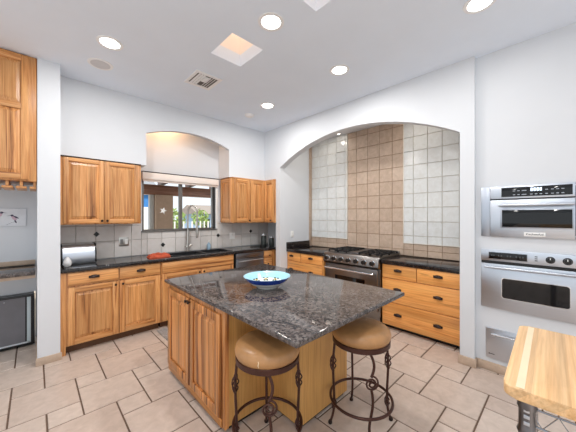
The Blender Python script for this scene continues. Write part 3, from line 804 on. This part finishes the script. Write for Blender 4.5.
# ------------------------------------------------------------------ cart
t = thing('kitchen_cart', 'chrome wire kitchen cart with a thick butcher block top in the foreground', 'cart', (1.155, .148, 0), R(1.4))
def rr2(x0, x1, y0, y1, r, n=5):
    p = []
    for cx, cy, a0 in ((x1-r, y1-r, 0), (x0+r, y1-r, 90), (x0+r, y0+r, 180), (x1-r, y0+r, 270)):
        p += [(cx+r*math.cos(R(a0+90*k/n)), cy+r*math.sin(R(a0+90*k/n))) for k in range(n+1)]
    return p
MB().prism(rr2(0, .70, -1.1, 0, .035), .862, .90, 'z', .006, seg=3).build('butcher_block_top', BUTCH, t)
INL = plain('pale_wood_strip', S(242, 214, 180), .4, var=.04)
MB().box(.012, .688, -.056, -.034, .899, .9004).build('pale_strip', INL, t)
CHD = plain('worn_chrome', S(150, 154, 161), .25, 1.0, .05)
for x in (.10, .60):
    for y in (-.058, -1.0):
        p = MB().lathe([(.0155, .04), (.0155, .855)], (x, y, 0), 18).build('post', CHD, t)
        MB().lathe([(.024, .0), (.026, .02), (.018, .04)], (x, y, 0), 14).build('foot', BLACK, p)
        MB().lathe([(.024, .70), (.029, .715), (.024, .73), (.0235, .79), (.028, .80), (.026, .83), (.022, .86)], (x, y, 0), 18).build('collar', DSTEEL, p)
def shelf(z, name):
    m = MB()
    for zz in (z, z-.06):
        m.tube([(.10, -.058, zz), (.60, -.058, zz), (.60, -1.0, zz), (.10, -1.0, zz)], .004, 8, True)
    for (A, B, n) in (((.10, -.058), (.10, -1.0), 12), ((.60, -.058), (.60, -1.0), 12), ((.10, -.058), (.60, -.058), 7), ((.10, -1.0), (.60, -1.0), 7)):
        pts = [(A[0]+(B[0]-A[0])*i/(2*n), A[1]+(B[1]-A[1])*i/(2*n), z-(.06 if i % 2 else 0)) for i in range(2*n+1)]
        m.tube(pts, .0028, 6)
    for i in range(1, 24): m.tube([(.10, -.058-.94*i/24, z), (.60, -.058-.94*i/24, z)], .0022, 6)
    return m.build(name, CHD, t)
shelf(.80, 'wire_frame'); shelf(.35, 'wire_shelf')
for zb in (.745, .768, .79): MB().box(.074, .0775, -.066, -.050, zb, zb+.012, .001).build('clip_slot', STEEL, t)

# ------------------------------------------------------------------ nook
t = thing('wall_cabinet', 'tall honey wood wall cabinet with a stemware rack beneath, left of the white pier', 'cabinet', (-.915, 3.60, 0))
carcase(t, .932, .42, 1.812, 3.026, WV, False)
for x0, x1 in ((.02, .445), (.455, .879)):
    door(t, x0, x1, 1.826, 3.012, WMAT, mid=2.525)
for k in range(9):
    x = .925-.0115-.094*k+.003
    MB().box(x-.011, x+.011, .03, .38, 1.765, 1.811, .002).box(x-.037, x+.037 if k else x+.012, .025, .385, 1.742, 1.765, .004).build('glass_rail', WX, t)
# picture
t = thing('bird_canvas', 'small canvas print of two hummingbirds on the nook wall', 'picture', (-.205, 4.28, 1.462))
PW, PH = .135, .098
MB().box(-PW, PW, -.018, -.001, -PH, PH, .002).build('canvas', plain('pale_canvas', S(226, 229, 234), .8, var=.04), t)
def bird(cx, cz, s, flip, mat1, mat2):
    m = MB(); f = flip; y = -.0185
    def E(x, z, rx, rz_, ang, mi):
        pts = []
        for i in range(18):
            a = 2*PI*i/18; u, w = rx*math.cos(a), rz_*math.sin(a)
            pts.append((cx+f*s*(x+u*math.cos(ang)-w*math.sin(ang)), cz+s*(z+u*math.sin(ang)+w*math.cos(ang))))
        m.prism(pts, y-.0012-mi*.0003, y, 'y', mi=mi)
    E(0, 0, .036, .017, -1.0, 0); E(-.018, .034, .014, .013, 0, 1); E(.014, -.045, .024, .007, -1.2, 1); E(.018, .012, .03, .009, -.6, 1)
    m.prism([(cx+f*s*-.03, cz+s*.038), (cx+f*s*-.03, cz+s*.032), (cx+f*s*-.075, cz+s*.026)], y-.0013, y, 'y', mi=1)
    return m.build('printed_bird', [mat1, mat2], t)
PK = plain('pink_print', S(204, 176, 190), .8, var=.15, nscale=60); DKB = plain('slate_print', S(74, 70, 92), .8, var=.2, nscale=60)
bird(.04, -.01, .85, 1, PK, DKB); bird(-.07, .022, .85, -1, PK, DKB)
MB().tube([(-.02, -.0185, -.085), (.02, -.0188, -.06), (.05, -.0188, -.05)], .0012, 5).build('printed_branch', DKB, t)
# counter, shade band, backsplash
t = thing('nook_countertop', 'grey granite desk counter with a tan band for the shade under its edge in the nook left of the pier', 'countertop', (0, 0, 0))
MB().box(-1.298, .0065, 3.735, 4.279, .873, .915, .005).build('granite_slab', GRAN, t)
MB().box(-1.298, .0065, 3.775, 3.80, .838, .872).build('slab_shade_band', TRAV, t)  # tan band stands in for the shade beneath the slab's front edge
MB().box(-1.298, .0065, 4.262, 4.279, .916, .968, .003).build('splash_strip', TRAV, t)
# cooler
t = thing('mini_fridge', 'black framed mini fridge with a dark grey door under the nook counter', 'fridge', (-.298, 4.245, 0))
MB().box(-.29, .296, .002, .45, .012, .585, .004).build('fridge_body', BLACK, t)
d = MB().plate([-.296, -.27, .27, .300], [.012, .04, .56, .588], {(1, 1)}, -.034, 0, 'y', .002).build('door_frame', BLACK, t)
MB().box(-.27, .222, -.028, -.004, .04, .56).build('door_panel', plain('dark_grey_glass', S(112, 111, 116), .3, var=.05), d)
MB().box(.236, .268, -.034, -.004, .042, .556, .003).build('handle_strip', plain('pale_blue_grey_plastic', S(196, 208, 212), .3), d)
MB().box(.222, .236, -.027, -.004, .04, .56).build('handle_groove', BLACK, d)
MB().box(-.27, .268, -.034, -.028, .040, .054).build('bottom_edge', plain('pale_edge_plastic', S(206, 212, 216), .3), d)
MB().ball((.06, -.029, .53), .006, 1, .4, 1, 10).build('lock', CHROME, d)
for x in (-.26, .26):
    for y in (.03, .40): MB().lathe([(.015, 0), (.015, .0125)], (x, y, 0), 12).build('foot', BLACK, t)
# floor mat
o = MB().prism(rr2(1.135, 1.95, 3.17, 3.63, .01), .0005, .009, 'z').build('floor_mat', plain('grey_woven_mat', S(148, 142, 138), .95, var=.35, nscale=40, bmp=.3))
tag(o, 'grey woven floor mat on the tiles in front of the sink cabinet', 'mat')

# ------------------------------------------------------------------ ceiling fixtures
LENS = glow('lamp_lens', S(255, 252, 246), 9.0)
LAB = ['recessed ceiling light above the white pier, next to the round speaker', 'recessed ceiling light nearest the far skylight, in the middle of the ceiling', 'recessed ceiling light in front of the range arch', 'recessed ceiling light near the far corner beside the smoke detector', 'recessed ceiling light at the top of the photo in front of the wall ovens', 'added unseen fill light over the near end of the kitchen, above the viewer', 'added unseen fill light in the room behind the viewer', 'added unseen fill light in front of the nook']
TRIMW = plain('white_lamp_trim', S(236, 236, 236), .4, var=.01)
for i, (x, y) in enumerate(((.491, 2.828), (1.371, 1.63), (2.347, 1.66), (2.366, 2.89), (2.35, .43), (.45, .45), (-.75, -.75), (-.9, 1.65))):  # last three are added out of view to brighten the room
    t = thing('recessed_light', LAB[i], 'ceiling light', (x, y, CZ), 0, 'recessed ceiling lights')
    MB().lathe([(.075, -.002), (.078, -.006), (.102, -.005), (.104, 0), (.075, 0)], n=40, cap=False).build('trim_ring', TRIMW, t)
    MB().lathe([(0, -.0035), (.0745, -.0035), (.0745, -.001), (0, -.001)], n=40).build('lens', LENS, t)
    L = bpy.data.lights.new('recessed_lamp', 'AREA'); L.shape = 'DISK'; L.size = .15; L.energy = CAN_POWER*(.35 if i == 4 else .7 if i == 7 else 1); L.color = (1, .975, .945)
    lo = bpy.data.objects.new('recessed_lamp', L); COL.objects.link(lo); lo.parent = t; lo.location = (0, 0, -.012)
t = thing('ceiling_speaker', 'round white speaker grille in the ceiling by the white pier', 'speaker', (.488, 3.285, CZ))
MB().lathe([(.0, -.006), (.085, -.006), (.095, -.008), (.108, -.007), (.110, 0), (0, 0)], n=40).build('frame', TRIMW, t)
MB().lathe([(0, -.0085), (.085, -.0085), (.085, -.006), (0, -.006)], n=40).build('grille', plain('grille_mesh', S(206, 206, 208), .7), t)
t = thing('smoke_detector', 'small round white smoke detector on the ceiling near the far corner', 'smoke detector', (2.388, 3.352, CZ))
MB().lathe([(0, -.028), (.045, -.028), (.062, -.02), (.072, -.008), (.074, 0), (0, 0)], n=32).build('housing', TRIMW, t)
t = thing('ceiling_vent', 'square white louvred air vent in the ceiling above the window', 'vent', (1.395, 2.865, CZ))
MB().plate([-.155, -.12, .12, .155], [-.17, -.13, .13, .17], {(1, 1)}, -.010, -.001, 'z', .002).build('frame', TRIMW, t)
MB().box(-.12, .12, -.13, .13, -.002, -.0005).build('duct', plain('duct_grey', S(110, 106, 102), .8), t)
for k in range(3):
    x = -.10+k*.028; MB().prism([(x, -.0025), (x+.004, -.0025), (x+.018, -.012), (x+.014, -.012)], -.125, .125, 'y').build('louvre', TRIMW, t)
    x = .10-k*.028; MB().prism([(x, -.0025), (x-.004, -.0025), (x-.018, -.012), (x-.014, -.012)], -.125, .125, 'y').build('louvre', TRIMW, t)
MB().box(-.02, .045, -.10, .02, -.012, -.003, .002).build('centre_plate', TRIMW, t)

# lamps hidden in the alcove and in the cooking niche
def spot(name, loc, power, col, lab, lens=4, r_=.09):
    t = thing(name, lab, 'light', loc)
    MB().lathe([(.05, -.001), (.052, -.006), (.065, -.005), (.065, 0), (.05, 0)], n=24, cap=False).build('trim_ring', TRIMW, t)
    MB().lathe([(0, -.003), (.05, -.003), (.05, -.001), (0, -.001)], n=24).build('lens', glow('small_lens', col, lens), t)
    if not power: return
    L = bpy.data.lights.new('downlight_lamp', 'AREA'); L.shape = 'DISK'; L.size = r_; L.energy = power; L.color = col[:3]
    o = bpy.data.objects.new('downlight_lamp', L); COL.objects.link(o); o.parent = t; o.location = (0, 0, -.01)
spot('alcove_downlight', (1.42, 4.07, 3.028), ALCOVE_POWER, S(255, 196, 140), 'warm downlight hidden in the top of the window alcove')
spot('niche_downlight', (3.78, 2.72, 2.905), 0, S(255, 244, 230), 'small downlight over the left grey tiles in the cooking niche', 6)
spot('niche_downlight', (3.50, 1.40, 2.905), 2.2, S(255, 244, 230), 'small downlight over the right grey tiles in the cooking niche', 6)

spot('niche_downlight', (3.50, 2.95, 2.905), 2.2, S(255, 244, 230), 'added unseen fill light behind the arch over the drawers left of the range', 6)  # extra lamp put in out of sight to brighten the niche side wall

# ------------------------------------------------------------------ outside the window
o = struct(MB().box(-2, 16, 4.37, 26, -.2, -.1).build('patio_ground', plain('patio_paving', S(206, 192, 172), .9, var=.1)))
BRN = wood('dark_patio_beam', 0, S(158, 116, 94), S(136, 94, 74), S(96, 62, 50)); BRY = wood('dark_patio_rafter', 1, S(150, 110, 90), S(130, 90, 70), S(92, 60, 48))
t = thing('patio_cover', 'brown timber patio roof with rafters seen through the top of the window', 'roof', (0, 0, 0))
MB().box(.2, 7.5, 7.3, 7.5, 2.03, 2.29, .01).build('beam', BRN, t)
for k in range(8):
    x = .9+.75*k; MB().prism([(4.40, 2.55), (7.6, 2.30), (7.6, 2.45), (4.40, 2.70)], x, x+.12, 'x').build('rafter', BRY, t)
MB().prism([(4.40, 2.702), (7.7, 2.445), (7.7, 2.48), (4.40, 2.73)], .2, 7.5, 'x').build('roof_deck', plain('whitewashed_boards', S(214, 200, 190), .8), t)
o = MB().box(2.235, 2.665, 7.2, 7.5, -.1, 2.03, .01).build('patio_column', plain('tan_stucco', S(196, 170, 148), .9, var=.06, bmp=.2)); tag(o, 'tan stucco patio column outside the window', 'column')
o = MB().box(2.115, 2.225, 7.3, 7.42, -.1, 2.03, .01).build('patio_post', plain('pale_grey_post', S(206, 208, 206), .7)); tag(o, 'slim pale post beside the tan patio column outside', 'post')
# star ornament
o = MB().prism([((.06 if i % 2 == 0 else .02)*math.sin(2*PI*i/10+.3), (.06 if i % 2 == 0 else .02)*math.cos(2*PI*i/10+.3)) for i in range(10)], -.004, .004, 'y', .001).build('starfish_ornament', WHITE)
o.location = (1.418, 4.236, 1.558); tag(o, 'white starfish ornament fixed to the left window pane', 'ornament')
t = thing('garden_fence', 'white garden fence of slim upright bars outside the window', 'fence', (0, 0, 0))
FW = plain('white_fence_paint', S(240, 240, 238), .6)
MB().box(3.2, 7.4, 9.0, 9.05, .95, 1.02).build('top_rail', FW, t); MB().box(3.2, 7.4, 9.0, 9.05, .1, .17).build('bottom_rail', FW, t)
for k in range(28): MB().box(3.22+.15*k, 3.26+.15*k, 9.01, 9.04, -.1, 1.3).build('fence_bar', FW, t)
t = thing('blue_shed', 'bright blue shed with a white door outside, at the window edge', 'shed', (3.3, 13.2, -.1))
MB().box(-1.6, .9, 0, 2.2, 0, 2.6).build('shed_wall', plain('blue_siding', S(56, 122, 190), .7, var=.06), t)
MB().prism([(-.15, 2.6), (2.35, 2.6), (1.1, 3.3)], -1.75, 1.05, 'x').build('shed_roof', plain('grey_roof', S(140, 144, 150), .8), t)
MB().box(-.25, .45, -.03, -.001, 0, 2.0).build('shed_door', WHITE, t)
t = thing('blue_house', 'pale blue house with windows across the yard beyond the fence', 'house', (9.6, 17.0, -.1))
MB().box(-1.6, .4, 0, 3, 0, 1.75).build('house_wall', plain('pale_blue_siding', S(150, 178, 208), .7, var=.06), t)
for x in (-1.1, -.2): MB().box(x-.25, x+.25, -.03, -.001, .7, 1.4).build('house_window', BGLASS, t)
MB().prism([(-.3, 1.75), (3.3, 1.75), (1.5, 2.4)], -1.8, .6, 'x').build('house_roof', plain('house_roofing', S(150, 140, 134), .8), t)
LEAF = plain('green_leaves', S(150, 172, 104), .8, var=.4, nscale=5)
TRK = plain('tree_bark', S(120, 92, 74), .9, var=.2)
for i, (x, y, h, r_, lab) in enumerate(((4.15, 11.0, 2.0, .42, 'green leafy tree beside the tan column outside'), (5.9, 12.4, 2.0, .45, 'green tree behind the middle of the white fence'), (8.3, 13.4, 2.2, .55, 'green tree at the far end of the white fence'))):
    t = thing('garden_tree', lab, 'tree', (x, y, -.1), 0, 'trees beyond the patio')
    MB().tube([(0, 0, 0), (.05, 0, h*.4), (.0, .05, h*.7)], [.09, .07, .04], 8).build('trunk', TRK, t)
    m = MB(); rnd = random.Random(i)
    for k in range(220):
        v = Vector((rnd.gauss(0, 1), rnd.gauss(0, 1), rnd.gauss(0, 1))).normalized()*r_*(.5+.5*rnd.random())
        n_ = Vector((rnd.gauss(0, 1), rnd.gauss(0, 1), rnd.gauss(0, 1))).normalized(); u = n_.orthogonal().normalized(); w = n_.cross(u)
        c0 = Vector((0, 0, h*.72))+Vector((v.x, v.y, v.z*1.1)); s = .09
        vs = [m.bm.verts.new(c0+u*s*a+w*s*b_*.5+n_*.01*c2) for a, b_, c2 in ((-1, 0, 0), (0, -1, 1), (1, 0, 0), (0, 1, 1))]
        m.bm.faces.new(vs)
    m.build('crown', LEAF, t, smooth=False)
